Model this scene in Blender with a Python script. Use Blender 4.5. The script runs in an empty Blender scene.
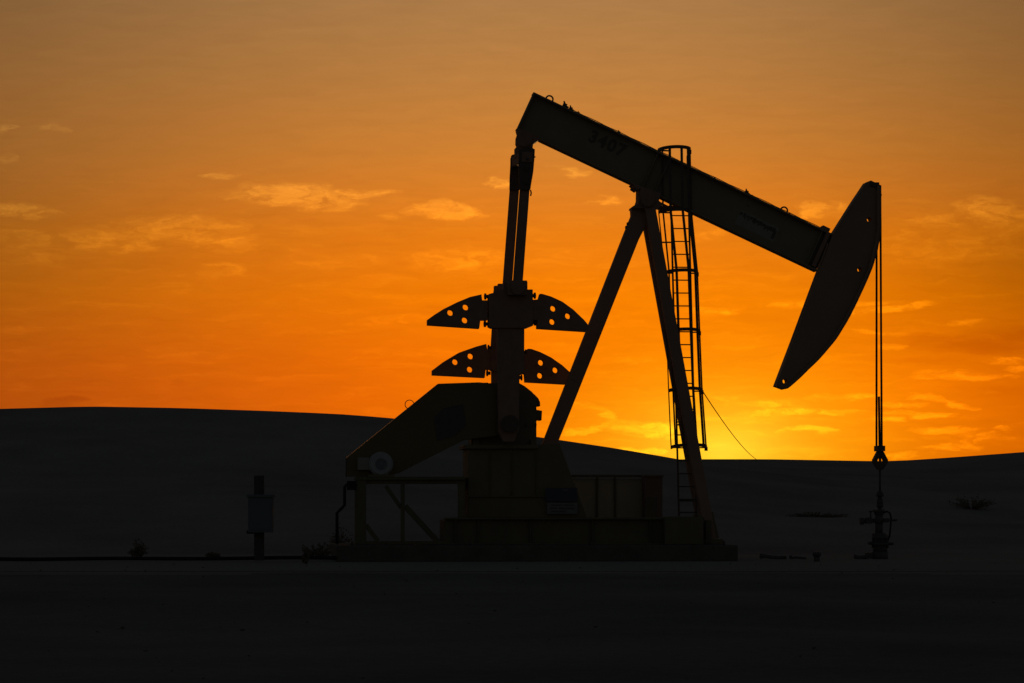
import bpy, bmesh, math, random
from mathutils import Vector, Matrix, noise
from mathutils.geometry import tessellate_polygon

random.seed(7)
SC = bpy.context.scene
COL = SC.collection

# ------------------------------------------------------------------ camera numbers
F = 2904.0          # focal length in photo pixels
D = 69.14           # camera stands this many metres in front of the pump
EYE = 1.38          # eye height
HOR = 502.0         # photo row of the true horizon
YAW = math.radians(5.5)   # the pump is turned a little away from square-on
CY, SY = math.cos(YAW), math.sin(YAW)
AX = Vector((CY, SY, 0)); AY = Vector((-SY, CY, 0)); AZ = Vector((0, 0, 1))


def P(px, py, ly=0.0):
    """world point measured off the photo, at depth ly across the pump"""
    u = (px - 512.0) / F
    lx = (u * (D + ly * CY) + ly * SY) / (CY - u * SY)
    dep = D + lx * SY + ly * CY
    return Vector((lx * CY - ly * SY, lx * SY + ly * CY, EYE + (HOR - py) / F * dep))


def W(px, py, Y):
    dep = D + Y
    return Vector(((px - 512.0) / F * dep, Y, EYE + (HOR - py) / F * dep))


# ------------------------------------------------------------------ materials
def srgb(r, g, b):
    def c(v):
        v /= 255.0
        return v / 12.92 if v <= 0.04045 else ((v + 0.055) / 1.055) ** 2.4
    return (c(r), c(g), c(b))


def material(name, col, rough=0.55, var=0.25, scale=3.0, metal=0.0, bump=0.0, bscale=40.0, rust=0.0, spec=0.5):
    m = bpy.data.materials.new(name); m.use_nodes = True
    nt = m.node_tree; N = nt.nodes; L = nt.links
    b = N['Principled BSDF']
    tc = N.new('ShaderNodeTexCoord')
    no = N.new('ShaderNodeTexNoise'); no.inputs['Scale'].default_value = scale
    no.inputs['Detail'].default_value = 6; no.inputs['Roughness'].default_value = 0.65
    L.new(tc.outputs['Object'], no.inputs['Vector'])
    r = N.new('ShaderNodeValToRGB')
    r.color_ramp.elements[0].position = 0.3; r.color_ramp.elements[1].position = 0.7
    r.color_ramp.elements[0].color = tuple(c * (1 - var) for c in col) + (1,)
    r.color_ramp.elements[1].color = tuple(min(1, c * (1 + var)) for c in col) + (1,)
    L.new(no.outputs['Fac'], r.inputs['Fac'])
    out = r.outputs['Color']
    if rust > 0:
        n2 = N.new('ShaderNodeTexNoise'); n2.inputs['Scale'].default_value = 1.7; n2.inputs['Detail'].default_value = 9
        n2.inputs['Roughness'].default_value = 0.75
        L.new(tc.outputs['Object'], n2.inputs['Vector'])
        r2 = N.new('ShaderNodeValToRGB'); r2.color_ramp.elements[0].position = 0.66 - rust * 0.3
        r2.color_ramp.elements[1].position = 0.74 - rust * 0.3
        L.new(n2.outputs['Fac'], r2.inputs['Fac'])
        mx = N.new('ShaderNodeMix'); mx.data_type = 'RGBA'
        L.new(r2.outputs['Color'], mx.inputs['Factor']); L.new(out, mx.inputs[6])
        mx.inputs[7].default_value = (0.16, 0.07, 0.035, 1)
        out = mx.outputs[2]
    L.new(out, b.inputs['Base Color'])
    mr = N.new('ShaderNodeMapRange'); mr.inputs['To Min'].default_value = max(0.05, rough - 0.12)
    mr.inputs['To Max'].default_value = min(1, rough + 0.15)
    L.new(no.outputs['Fac'], mr.inputs['Value']); L.new(mr.outputs['Result'], b.inputs['Roughness'])
    b.inputs['Metallic'].default_value = metal
    b.inputs['Specular IOR Level'].default_value = spec
    if bump > 0:
        n3 = N.new('ShaderNodeTexNoise'); n3.inputs['Scale'].default_value = bscale; n3.inputs['Detail'].default_value = 5
        L.new(tc.outputs['Object'], n3.inputs['Vector'])
        bp = N.new('ShaderNodeBump'); bp.inputs['Strength'].default_value = bump; bp.inputs['Distance'].default_value = 0.05
        L.new(n3.outputs['Fac'], bp.inputs['Height']); L.new(bp.outputs['Normal'], b.inputs['Normal'])
    return m


M = {}
M['paint'] = material('faded_tan_beam_paint', (0.285, 0.245, 0.16), 0.6, 0.10, 2.2, rust=0.12)
M['glare_brown'] = material('glare_reddened_machine_paint', (0.365, 0.232, 0.165), 0.6, 0.10, 2.2, rust=0.12)  # warm red of lens glare mixed into the leg colour
M['brown'] = material('brown_head_paint', (0.34, 0.235, 0.165), 0.6, 0.08, 1.6, rust=0.0)
M['olive'] = material('weathered_olive_paint', (0.21, 0.18, 0.105), 0.65, 0.15, 1.4, rust=0.12)
M['skid'] = material('grimy_skid_paint', (0.175, 0.155, 0.09), 0.7, 0.2, 1.4, rust=0.15)
M['guard'] = material('dark_olive_guard_paint', (0.165, 0.135, 0.06), 0.28, 0.12, 1.2)
M['cabinet'] = material('dark_brown_cabinet_paint', (0.25, 0.165, 0.125), 0.6, 0.12, 2.0, rust=0.1)
M['panel'] = material('tan_guard_panel_paint', (0.50, 0.45, 0.31), 0.6, 0.10, 1.0, rust=0.08)
M['iron'] = material('dark_cast_iron', (0.34, 0.215, 0.165), 0.7, 0.15, 5.0, rust=0.12)  # its red cast is partly lens glare put into the base colour
M['blackiron'] = material('oil_blackened_iron', (0.105, 0.10, 0.095), 0.6, 0.25, 5.0)
M['steel'] = material('bare_oily_steel', (0.13, 0.10, 0.085), 0.6, 0.2, 8.0, metal=0.0)
M['cable'] = material('greased_wire_rope', (0.06, 0.05, 0.045), 0.85, 0.3, 30.0, spec=0.1)
M['black'] = material('black_enamel', (0.03, 0.03, 0.03), 0.7, 0.2, 6.0, spec=0.2)
M['stencil'] = material('faded_black_stencil_paint', (0.13, 0.12, 0.10), 0.7, 0.2, 6.0)
M['pale'] = material('pale_grey_motor_paint', (0.43, 0.445, 0.46), 0.6, 0.1, 4.0)
M['grille'] = material('dusty_motor_grille', (0.22, 0.225, 0.24), 0.7, 0.2, 14.0)
M['white'] = material('sun_bleached_sign_enamel', (0.22, 0.22, 0.225), 0.6, 0.12, 4.0)
M['navy'] = material('dark_blue_sign_enamel', (0.07, 0.08, 0.12), 0.5, 0.15, 4.0)
M['blue'] = material('faded_blue_box_paint', (0.145, 0.18, 0.20), 0.6, 0.12, 3.0)
M['wood'] = material('weathered_timber_post', (0.11, 0.105, 0.10), 0.9, 0.3, 9.0, bump=0.4, spec=0.1)
M['concrete'] = material('stained_concrete', (0.15, 0.145, 0.12), 0.9, 0.25, 2.0, bump=0.3, bscale=25, spec=0.2)
M['stone'] = material('grey_brown_stones', (0.27, 0.235, 0.19), 0.9, 0.4, 1.2, spec=0.1)
M['leaf'] = material('dry_grey_straw_leaves', (0.22, 0.19, 0.145), 0.9, 0.3, 6.0, spec=0.1)
M['stem'] = material('dry_brown_twigs', (0.20, 0.165, 0.13), 0.9, 0.3, 6.0, spec=0.1)
M['decal'] = material('pale_grey_decal', (0.33, 0.335, 0.28), 0.6, 0.12, 6.0)


def sand_material(name, c0, c1, ripple):
    m = bpy.data.materials.new(name); m.use_nodes = True
    nt = m.node_tree; N = nt.nodes; L = nt.links; b = N['Principled BSDF']
    tc = N.new('ShaderNodeTexCoord')
    n1 = N.new('ShaderNodeTexNoise'); n1.inputs['Scale'].default_value = 0.16; n1.inputs['Detail'].default_value = 8
    n1.inputs['Roughness'].default_value = 0.6
    L.new(tc.outputs['Object'], n1.inputs['Vector'])
    r = N.new('ShaderNodeValToRGB'); r.color_ramp.elements[0].position = 0.33; r.color_ramp.elements[1].position = 0.66
    r.color_ramp.elements[0].color = c0 + (1,); r.color_ramp.elements[1].color = c1 + (1,)
    L.new(n1.outputs['Fac'], r.inputs['Fac'])
    n2 = N.new('ShaderNodeTexNoise'); n2.inputs['Scale'].default_value = 7.0; n2.inputs['Detail'].default_value = 6
    L.new(tc.outputs['Object'], n2.inputs['Vector'])
    mr = N.new('ShaderNodeMapRange'); mr.inputs['To Min'].default_value = 0.8; mr.inputs['To Max'].default_value = 1.2
    L.new(n2.outputs['Fac'], mr.inputs['Value'])
    mx = N.new('ShaderNodeVectorMath'); mx.operation = 'SCALE'
    L.new(r.outputs['Color'], mx.inputs[0]); L.new(mr.outputs['Result'], mx.inputs['Scale'])
    L.new(mx.outputs['Vector'], b.inputs['Base Color'])
    b.inputs['Roughness'].default_value = 1.0; b.inputs['Specular IOR Level'].default_value = 0.0
    wv = N.new('ShaderNodeTexWave'); wv.inputs['Scale'].default_value = 1.3; wv.inputs['Distortion'].default_value = 6.0
    wv.inputs['Detail'].default_value = 3; wv.bands_direction = 'Y'
    L.new(tc.outputs['Object'], wv.inputs['Vector'])
    ad = N.new('ShaderNodeMath'); ad.operation = 'MULTIPLY_ADD'; ad.inputs[1].default_value = ripple
    L.new(wv.outputs['Fac'], ad.inputs[0]); L.new(n2.outputs['Fac'], ad.inputs[2])
    bp = N.new('ShaderNodeBump'); bp.inputs['Strength'].default_value = 0.35; bp.inputs['Distance'].default_value = 0.06
    L.new(ad.outputs['Value'], bp.inputs['Height']); L.new(bp.outputs['Normal'], b.inputs['Normal'])
    return m


M['sand'] = sand_material('dune_sand', (0.315, 0.262, 0.213), (0.435, 0.362, 0.292), 0.8)
M['track'] = sand_material('dark_damp_gravel', (0.225, 0.197, 0.16), (0.315, 0.272, 0.222), 0.5)
M['caliche'] = sand_material('pale_packed_caliche', (0.36, 0.315, 0.25), (0.42, 0.365, 0.29), 0.1)


# ------------------------------------------------------------------ mesh builder (world coordinates)
class MB:
    def __init__(self):
        self.v = []; self.f = []; self.smooth = []

    def add(self, verts, faces, smooth=False):
        o = len(self.v)
        self.v += [Vector(p) for p in verts]
        for f in faces:
            self.f.append(tuple(i + o for i in f)); self.smooth.append(smooth)
        return self

    def prism(self, pts, off, holes=()):
        """pts: planar world points; off: extrude vector (solid lies between pts and pts+off)"""
        loops = [list(pts)] + [list(h) for h in holes]
        flat = [p for l in loops for p in l]
        n = len(flat)
        verts = flat + [p + off for p in flat]
        faces = []
        if len(loops) == 1:
            faces += [tuple(range(n)), tuple(range(2 * n - 1, n - 1, -1))]
        else:
            for t in tessellate_polygon(loops):
                faces += [tuple(t), tuple(i + n for i in reversed(t))]
        s = 0
        for l in loops:
            k = len(l)
            for i in range(k):
                a, b = s + i, s + (i + 1) % k
                faces.append((a, b, b + n, a + n))
            s += k
        return self.add(verts, faces)

    def pix(self, pp, y0, y1, holes=(), hr=0.07):
        """outline in photo pixels, solid between pump depths y0..y1"""
        ym = 0.5 * (y0 + y1)
        pts = [P(x, y, ym) + AY * (y0 - ym) for x, y in pp]
        hs = []
        for x, y in holes:
            c = P(x, y, ym) + AY * (y0 - ym)
            hs.append([c + AX * (hr * math.cos(t)) + AZ * (hr * math.sin(t)) for t in [k * math.tau / 14 for k in range(14)]])
        return self.prism(pts, AY * (y1 - y0), hs)

    def box(self, c, ex, ey, ez, sx, sy, sz):
        c = Vector(c)
        vs = [c + ex * (a * sx / 2) + ey * (b * sy / 2) + ez * (d * sz / 2)
              for a in (-1, 1) for b in (-1, 1) for d in (-1, 1)]
        return self.add(vs, [(0, 1, 3, 2), (4, 6, 7, 5), (0, 4, 5, 1), (2, 3, 7, 6), (0, 2, 6, 4), (1, 5, 7, 3)])

    def pbox(self, x0, y0, x1, y1, d0, d1):
        """box from photo rectangle (corners in pixels) between pump depths d0..d1"""
        return self.pix([(x0, y0), (x1, y0), (x1, y1), (x0, y1)], d0, d1)

    def bar(self, a, b, w, h, up=AY):
        a = Vector(a); b = Vector(b)
        e = (b - a).normalized()
        s = e.cross(up)
        if s.length < 1e-4: s = e.cross(AX)
        s.normalize(); t = s.cross(e).normalized()
        return self.box((a + b) / 2, e, s, t, (b - a).length, w, h)

    def tube(self, path, r, n=10, closed=False, taper=None):
        path = [Vector(p) for p in path]
        k = len(path); vs = []; fs = []
        prev = None
        for i, p in enumerate(path):
            if closed:
                d = path[(i + 1) % k] - path[i - 1]
            else:
                d = path[min(i + 1, k - 1)] - path[max(i - 1, 0)]
            d.normalize()
            if prev is None:
                s = d.cross(Vector((0.13, 0.31, 1)))
                if s.length < 0.05: s = d.cross(AX)
            else:
                s = prev - d * prev.dot(d)
            s.normalize(); prev = s
            t = d.cross(s)
            rr = r if taper is None else r * taper[i]
            for j in range(n):
                a = j * math.tau / n
                vs.append(p + s * (rr * math.cos(a)) + t * (rr * math.sin(a)))
        m = k if closed else k - 1
        for i in range(m):
            for j in range(n):
                a = i * n + j; b = i * n + (j + 1) % n
                c = ((i + 1) % k) * n + (j + 1) % n; d2 = ((i + 1) % k) * n + j
                fs.append((a, b, c, d2))
        self.add(vs, fs, True)
        if not closed:
            o = len(self.v) - len(vs)
            self.f.append(tuple(o + j for j in reversed(range(n)))); self.smooth.append(False)
            self.f.append(tuple(o + (k - 1) * n + j for j in range(n))); self.smooth.append(False)
        return self

    def cyl(self, a, b, r, n=24):
        return self.tube([a, b], r, n)

    def build(self, name, mat, parent=None, bevel=0.0, root=None):
        me = bpy.data.meshes.new(name)
        inv = Matrix.Identity(4)
        top = root
        if top is None and parent is not None:
            top = parent
            while top.parent: top = top.parent
        if top is not None:
            inv = top.matrix_basis.inverted()
        me.from_pydata([inv @ p for p in self.v], [], self.f)
        me.validate()
        bm = bmesh.new(); bm.from_mesh(me)
        bmesh.ops.recalc_face_normals(bm, faces=bm.faces)
        bm.to_mesh(me); bm.free()
        for p, s in zip(me.polygons, self.smooth): p.use_smooth = s
        me.materials.append(M[mat] if isinstance(mat, str) else mat)
        o = bpy.data.objects.new(name, me); COL.objects.link(o)
        if parent is not None: o.parent = parent
        elif root is not None: o.matrix_basis = root.matrix_basis
        if bevel > 0:
            md = o.modifiers.new('edge', 'BEVEL'); md.width = bevel; md.segments = 2
            md.limit_method = 'ANGLE'; md.angle_limit = math.radians(35)
        return o


def thing(name, label, cat, loc=(0, 0, 0), rz=0.0, group=None):
    o = bpy.data.objects.new(name, None); COL.objects.link(o)
    o.empty_display_size = 0.3
    o.location = loc; o.rotation_euler = (0, 0, rz)
    o.matrix_basis = Matrix.Translation(Vector(loc)) @ Matrix.Rotation(rz, 4, 'Z')
    o['label'] = label; o['category'] = cat
    if group: o['group'] = group
    return o


def tag(o, label, cat, group=None):
    o['label'] = label; o['category'] = cat
    if group: o['group'] = group
    return o


def interp(pts, x):
    if x <= pts[0][0]: return pts[0][1]
    for (x0, y0), (x1, y1) in zip(pts, pts[1:]):
        if x <= x1:
            t = (x - x0) / (x1 - x0)
            return y0 + (y1 - y0) * t
    return pts[-1][1]


def smooth_interp(pts, x, w):
    return sum(interp(pts, x + w * k / 4.0) for k in range(-4, 5)) / 9.0


# ------------------------------------------------------------------ terrain
CREST_A = [(-900, 436), (-400, 420), (0, 408.8), (90, 406.4), (180, 408), (270, 411), (340, 414), (385, 417.5), (470, 426.5), (530, 436),
           (559, 439.8), (617, 448.5), (679, 459.2), (720, 467), (850, 482), (1000, 499), (1200, 506)]
CREST_B = [(-900, 480), (300, 475), (600, 460.5), (690, 459.2), (770, 459.2), (830, 460.3), (880, 461.2), (900, 460.8),
           (950, 457.5), (1024, 452), (1300, 432), (1800, 420)]
YA, YB, FOOT = 50.0, 86.0, 8.0


def crest_h(tab, X, Y0):
    dep = D + Y0
    px = 512 + F * X / dep
    return max(0.0, EYE + (HOR - smooth_interp(tab, px, 14)) / F * dep)


def dune(hc, Y, yc, back):
    if Y <= FOOT: return 0.0
    if Y <= yc:
        t = (Y - FOOT) / (yc - FOOT)
        s = t ** 1.25
        return hc * s
    return max(0.0, hc * (1 - (Y - yc) / back))


def height(X, Y):
    a = dune(crest_h(CREST_A, X, YA), Y, YA, 26)
    b = dune(crest_h(CREST_B, X, YB), Y, YB, 40)
    z = max(a, b)
    # long soft undulations on the faces, none on the crests or the pad
    k = 0.0
    if Y > FOOT + 3:
        near = min(abs(Y - YA), abs(Y - YB))
        k = min(1.0, (Y - FOOT - 3) / 8.0) * min(1.0, near / 10.0)
        if Y > YB: k = 0.0
    if k > 0:
        z += k * 0.30 * noise.noise(Vector((X * 0.055, Y * 0.11, 3.1)))
        z += k * 0.10 * noise.noise(Vector((X * 0.17, Y * 0.32, 9.7)))
    if Y < -15:
        z += min(1.0, (-15 - Y) / 4.0) * (0.11 * noise.noise(Vector((X * 0.21, Y * 0.16, 1.3))) + 0.04 * noise.noise(Vector((X * 0.6, Y * 0.45, 5.3))) - 0.06)
    return z


def build_ground():
    def axis(lo, hi, step, far):
        a = [lo + step * i for i in range(int(round((hi - lo) / step)) + 1)]
        pre = []; d = step; x = lo
        while x > -far:
            d *= 1.6; x -= d; pre.append(x)
        post = []; d = step; x = hi
        while x < far:
            d *= 1.6; x += d; post.append(x)
        return pre[::-1] + a + post
    xs = axis(-60, 60, 1.0, 2500)
    ys = axis(-72, 132, 1.0, 2500)
    me = bpy.data.meshes.new('ground')
    vs = [(x, y, height(x, y)) for y in ys for x in xs]
    n = len(xs)
    fs = [(j * n + i, j * n + i + 1, (j + 1) * n + i + 1, (j + 1) * n + i) for j in range(len(ys) - 1) for i in range(n - 1)]
    me.from_pydata(vs, [], fs)
    me.materials.append(M['sand']); me.materials.append(M['track'])
    for p in me.polygons:
        p.use_smooth = True
        c = p.center
        if c.y < -13.5 + 1.6 * noise.noise(Vector((c.x * 0.2, 7.7, 0))): p.material_index = 1
    o = bpy.data.objects.new('ground', me); COL.objects.link(o)
    o['kind'] = 'structure'
    return o


build_ground()


def sheet(name, mat, xs, yn, yf, z, wob, seed):
    """a strip of ground with ragged near and far edges"""
    vs = []; fs = []
    for i, x in enumerate(xs):
        a = yn + wob * noise.noise(Vector((x * 0.13, seed, 0))) + wob * 0.35 * noise.noise(Vector((x * 0.6, seed, 4)))
        b = yf + wob * noise.noise(Vector((x * 0.11, seed + 8, 0)))
        for k in range(9):
            y = a + (b - a) * k / 8
            vs.append((x, y, height(x, y) + z))
    for i in range(len(xs) - 1):
        for k in range(8):
            q = i * 9 + k
            fs.append((q, q + 9, q + 10, q + 1))
    me = bpy.data.meshes.new(name); me.from_pydata(vs, [], fs); me.materials.append(M[mat])
    for p in me.polygons: p.use_smooth = True
    o = bpy.data.objects.new(name, me); COL.objects.link(o); o['kind'] = 'structure'


sheet('well_pad', 'caliche', [-60 + i for i in range(121)], -11.5, 7.0, 0.006, 1.2, 2.0)


def stones(name, mat, n, box, r0, r1, seed):
    rr = random.Random(seed); m = MB()
    for k in range(n):
        x = rr.uniform(box[0], box[1]); y = rr.uniform(box[2], box[3])
        r = r0 + (r1 - r0) * rr.random() ** 3
        c = Vector((x, y, height(x, y) + 0.25 * r + 0.008))
        vs = []
        for (a, b, d) in ((1, 0, 0), (-1, 0, 0), (0, 1, 0), (0, -1, 0), (0, 0, 1), (0, 0, -1), (.7, .7, .2), (-.7, .6, -.1), (.6, -.7, .2), (-.6, -.7, .1)):
            q = Vector((a, b, d * 0.65)) * r * rr.uniform(0.7, 1.2)
            vs.append(c + q)
        bm = bmesh.new()
        for q in vs: bm.verts.new(q)
        h = bmesh.ops.convex_hull(bm, input=bm.verts)
        bm.verts.index_update()
        m.add([v.co.copy() for v in bm.verts], [tuple(v.index for v in f.verts) for f in bm.faces])
        bm.free()
    o = m.build(name, mat); o['kind'] = 'stuff'
    return o


stones('gravel', 'stone', 420, (-14, 15, -48, -3.5), 0.008, 0.034, 11)

# ------------------------------------------------------------------ the pumpjack
BASE_Z = P(540, 544, 0).z
pj = thing('pumpjack', 'huge tan oil pumpjack silhouetted against the sunset, walking beam tilted down to the right', 'pumpjack',
           (0, 0, BASE_Z), YAW)

# concrete foundation
m = MB()
a = P(337, 545, -2.15); b = P(738, 545, -2.15)
cx = (a + b) / 2 + AY * 2.15
m.box(Vector((cx.x, cx.y, BASE_Z / 2)), AX, AY, AZ, (b - a).length, 4.3, BASE_Z)
slab_root = thing('concrete_base', 'long low concrete foundation slab under the pumpjack skid', 'foundation', (cx.x, cx.y, 0), YAW)
m.build('slab', 'concrete', slab_root, 0.03)
for sx in (352, 470, 590, 724):
    p = P(sx, 545, -1.95)
    MB().cyl(Vector((p.x, p.y, BASE_Z - 0.01)), Vector((p.x, p.y, BASE_Z + 0.10)), 0.03, 8).build('anchor_bolt', 'steel', slab_root)

# skid
m = MB()
for d in (-1.15, 1.15):
    for (ya, yb, w) in ((517.5, 519.5, 0.34), (519.5, 543, 0.06), (543, 544.6, 0.34)):
        m.pbox(444.5, ya, 703, yb, d - w / 2, d + w / 2)
for px in (446, 500, 560, 620, 675, 701):
    m.pbox(px - 3, 520, px + 3, 543, -1.1, 1.1)
for px in (455, 478, 530, 592, 650, 690):          # web stiffeners on the near rail
    m.pbox(px - 0.4, 519.6, px + 0.4, 542.9, -1.30, -1.185)
m.build('skid', 'skid', pj, 0.006)
m = MB(); m.pbox(664, 516.5, 702.5, 544.5, -1.62, -1.36); m.build('skid_end_box', 'skid', pj, 0.01)

# pedestal under the gear reducer
m = MB()
m.pix([(465.5, 449), (556, 444), (583, 517.3), (465.5, 517.3)], -0.75, 0.75)
m.pbox(462, 445.5, 535, 449.4, -0.86, 0.86)
for px in (490, 512, 536):
    m.pbox(px - 0.5, 452, px + 0.5, 496, -0.79, -0.75)
m.pbox(466, 496, 574, 497.2, -0.80, -0.75)
m.build('pedestal', 'olive', pj, 0.01)

# gear reducer
m = MB()
m.pix([(470, 447), (470, 396), (484, 384), (516, 383), (523, 387), (530, 392.5), (534.5, 398), (534.5, 446)], -0.46, 0.46)
m.pix([(529, 391.6), (533, 394.6), (537, 398.6), (538.8, 402.5), (539, 406.8), (537.6, 404), (537.2, 407), (535.6, 404.6), (534.2, 405)], -0.3, 0.3)
m.pix([(534, 410), (540.6, 411.2), (540.1, 421), (538.6, 417.6), (537.8, 420.8), (536, 418.2), (534, 419.5)], -0.35, 0.35)
m.pix([(477, 386.5), (477, 385), (482, 383.2), (487, 383), (487, 387)], -0.3, 0.3)
for px in (474, 531):
    m.pbox(px - 3, 440, px + 3, 446, -0.6, 0.6)
for k in range(7):
    x = 476 + k * 9.5
    m.pbox(x, 424, x + 1.4, 427, -0.52, 0.52)
m.build('gear_reducer', 'olive', pj, 0.012)
hubp = P(509, 425, -0.46); hubq = P(501, 425, 0.46)
mid = (hubp + hubq) / 2
m = MB(); m.cyl(mid - AY * 1.30, mid + AY * 1.30, 0.20, 24)
m.build('crank_shaft', 'steel', pj)


def Z4(pts):
    return [(410 + x / 4.555, 270 + y / 4.555) for x, y in pts]


WU_L = Z4([(78, 228), (78, 252), (313, 268), (318, 230), (350, 230), (350, 140), (326, 140), (323, 113), (270, 125), (210, 150), (150, 180), (110, 205)])
WU_R = Z4([(590, 110), (583, 136), (552, 138), (550, 228), (577, 230), (577, 268), (800, 282), (819, 266), (790, 230), (740, 182), (690, 146), (640, 123), (600, 111)])
WL_L = Z4([(345, 338), (300, 350), (220, 378), (150, 420), (100, 458), (100, 480), (338, 492), (342, 455), (372, 455), (372, 362), (349, 362)])
WL_R = Z4([(535, 360), (530, 383), (512, 384), (505, 473), (520, 475), (523, 512), (705, 522), (728, 510), (733, 474), (690, 435), (640, 400), (590, 375), (550, 361)])
HU_L = Z4([(182, 196), (252, 171), (248, 230)]); HU_R = Z4([(650, 177), (717, 211), (646, 237)])
HL_L = Z4([(204, 420), (274, 394), (271, 454)]); HL_R = Z4([(594, 423), (660, 457), (590, 482)])


def crank(outline, yc, weights, block, bolts):
    m = MB()
    m.pix(outline, yc - 0.13, yc + 0.13)
    m.pix(block, yc - 0.20, yc + 0.20)
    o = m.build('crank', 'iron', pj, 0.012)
    for w, h in weights:
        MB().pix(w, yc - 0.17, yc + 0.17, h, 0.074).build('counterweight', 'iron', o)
    for (x, y, dx) in bolts:
        b = MB()
        p = P(x, y, yc); q = P(x + dx, y, yc)
        b.cyl(p, q, 0.045, 8)
        b.cyl(p + (q - p) * 0.55, p + (q - p) * 0.95, 0.075, 6)
        b.build('clamp_bolt', 'steel', o)
    return o


near = [(499, 293), (503, 292), (503, 282), (527, 282), (527, 293), (524, 300), (523.7, 373), (519, 376), (518.5, 430), (514, 442), (503, 442), (498, 432), (497, 345)]
blockn = [(488, 294.5), (494, 293), (494, 290), (532, 290), (532, 293.5), (532.5, 326), (526, 328.5), (491, 328.5), (488, 327)]
crank(near, -1.0, ((WU_L, HU_L), (WU_R, HU_R)), blockn,
      ((489, 296.5, -5.0), (489, 324, -5.5), (531, 295.7, 5), (531, 322.5, 5.2)))
far = [(494, 296), (494, 286), (519, 286), (519, 296), (518, 345), (515, 430), (510, 442), (498, 442), (492, 432), (491, 345)]
blockf = [(490.6, 350), (494, 349.5), (518, 353.8), (523.4, 354.6), (521.5, 374.5), (516, 376), (494, 371.5), (490, 370.5)]
crank(far, 1.0, ((WL_L, HL_L), (WL_R, HL_R)), blockf,
      ((491.5, 347.8, -4.0), (490.5, 373.2, -4.4), (523, 352.4, 3.6), (519, 377.6, 3.4)))

# pitman arms
for yc, x0, y0, x1, y1 in ((-1.32, 517.3, 288, 526.2, 168), (1.32, 506.8, 291, 515.7, 172)):
    m = MB(); a = P(x0, y0, yc); b = P(x1, y1, yc)
    m.bar(a, b, 0.222, 0.16)
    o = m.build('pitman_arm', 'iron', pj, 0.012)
    m = MB(); m.cyl(a - AY * 0.18, a + AY * (0.36 if yc < 0 else 0.18), 0.17, 20)
    if yc > 0: m.cyl(a - AY * 0.36, a, 0.17, 20)
    m.box(a, AX, AY, AZ, 0.44, 0.24, 0.34)
    m.build('wrist_pin_housing', 'iron', o, 0.01)
    # clevis where the arm hangs on the equaliser
    s = 1 if yc < 0 else -1
    if yc < 0:
        out = [(518.4, 150), (530, 146.5), (534.8, 149.5), (534.4, 158), (533.2, 172), (531.6, 181), (530.2, 190), (519.8, 190), (518.6, 176)]
    else:
        out = [(512, 154.8), (518, 154), (520, 160), (519.6, 190), (509.4, 190), (509.6, 178), (510.6, 160), (511, 156)]
    m = MB()
    m.pix(out, yc - 0.16, yc - 0.085); m.pix(out, yc + 0.085, yc + 0.16)
    for k in (160, 170, 184):
        c = P(interp([(146, 527.5 if yc < 0 else 517), (190, 525 if yc < 0 else 514.5)], k), k, yc)
        m.cyl(c - AY * 0.22, c + AY * 0.22, 0.035, 8)
    if yc < 0:
        m.pbox(534, 156.5, 535.5, 157.6, yc - 0.05, yc + 0.05)
        m.tube([P(530.5, 190, yc), P(531.2, 193, yc), P(530.6, 196, yc)], 0.02, 6)
    m.build('pitman_clevis', 'steel', o, 0.008)

# ---- walking beam
A = P(524.25, 111.5, 0); B = P(824, 253.5, 0)
ex = (B - A).normalized(); ez = AY.cross(ex) * -1
if ez.z < 0: ez = -ez
Lb = (B - A).length; H = 0.975; FW = 0.40
m = MB()
c = (A + B) / 2
m.box(c + ez * (H / 2 - 0.02), ex, AY, ez, Lb, FW, 0.04)
m.box(c - ez * (H / 2 - 0.02), ex, AY, ez, Lb, FW, 0.04)
m.box(c, ex, AY, ez, Lb - 0.01, 0.035, H - 0.08)
m.box(A + ex * 0.03, ex, AY, ez, 0.035, FW - 0.03, H - 0.083)
for t in (0.415, 0.455, 0.965):
    m.box(A + ex * (Lb * t), ex, AY, ez, 0.025, FW - 0.06, H - 0.084)
beam = m.build('walking_beam', 'paint', pj, 0.008)


def bp(t, h, y=0.0):     # point on the beam: metres from the tail, metres above the centre line
    return A + ex * t + ez * h + AY * y


def text_mesh(s, size):
    cu = bpy.data.curves.new('lettering', 'FONT'); cu.body = s; cu.size = size; cu.extrude = 0.002; cu.offset = 0.016
    cu.align_x = 'CENTER'; cu.align_y = 'CENTER'; cu.space_character = 1.18
    o = bpy.data.objects.new('lettering', cu); COL.objects.link(o)
    bpy.context.view_layer.update()
    me = bpy.data.meshes.new_from_object(o.evaluated_get(bpy.context.evaluated_depsgraph_get()))
    bpy.data.objects.remove(o); bpy.data.curves.remove(cu)
    return me


def lettering(name, s, size, centre, exx, ezz, mat, parent):
    me = text_mesh(s, size)
    top = parent
    while top.parent: top = top.parent
    inv = top.matrix_basis.inverted()
    for v in me.vertices:
        w = centre + exx * v.co.x + ezz * v.co.y - AY * v.co.z
        v.co = inv @ w
    me.materials.clear(); me.materials.append(M[mat])
    o = bpy.data.objects.new(name, me); COL.objects.link(o); o.parent = parent
    return o


def tpix(px, py):        # beam coordinates of a photo point
    p = P(px, py, 0) - A
    return p.dot(ex), p.dot(ez)


t0, h0 = tpix(607, 144)
lettering('beam_number', '3407', 0.41, bp(t0, h0, -0.022), ex, ez, 'stencil', beam)
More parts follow.
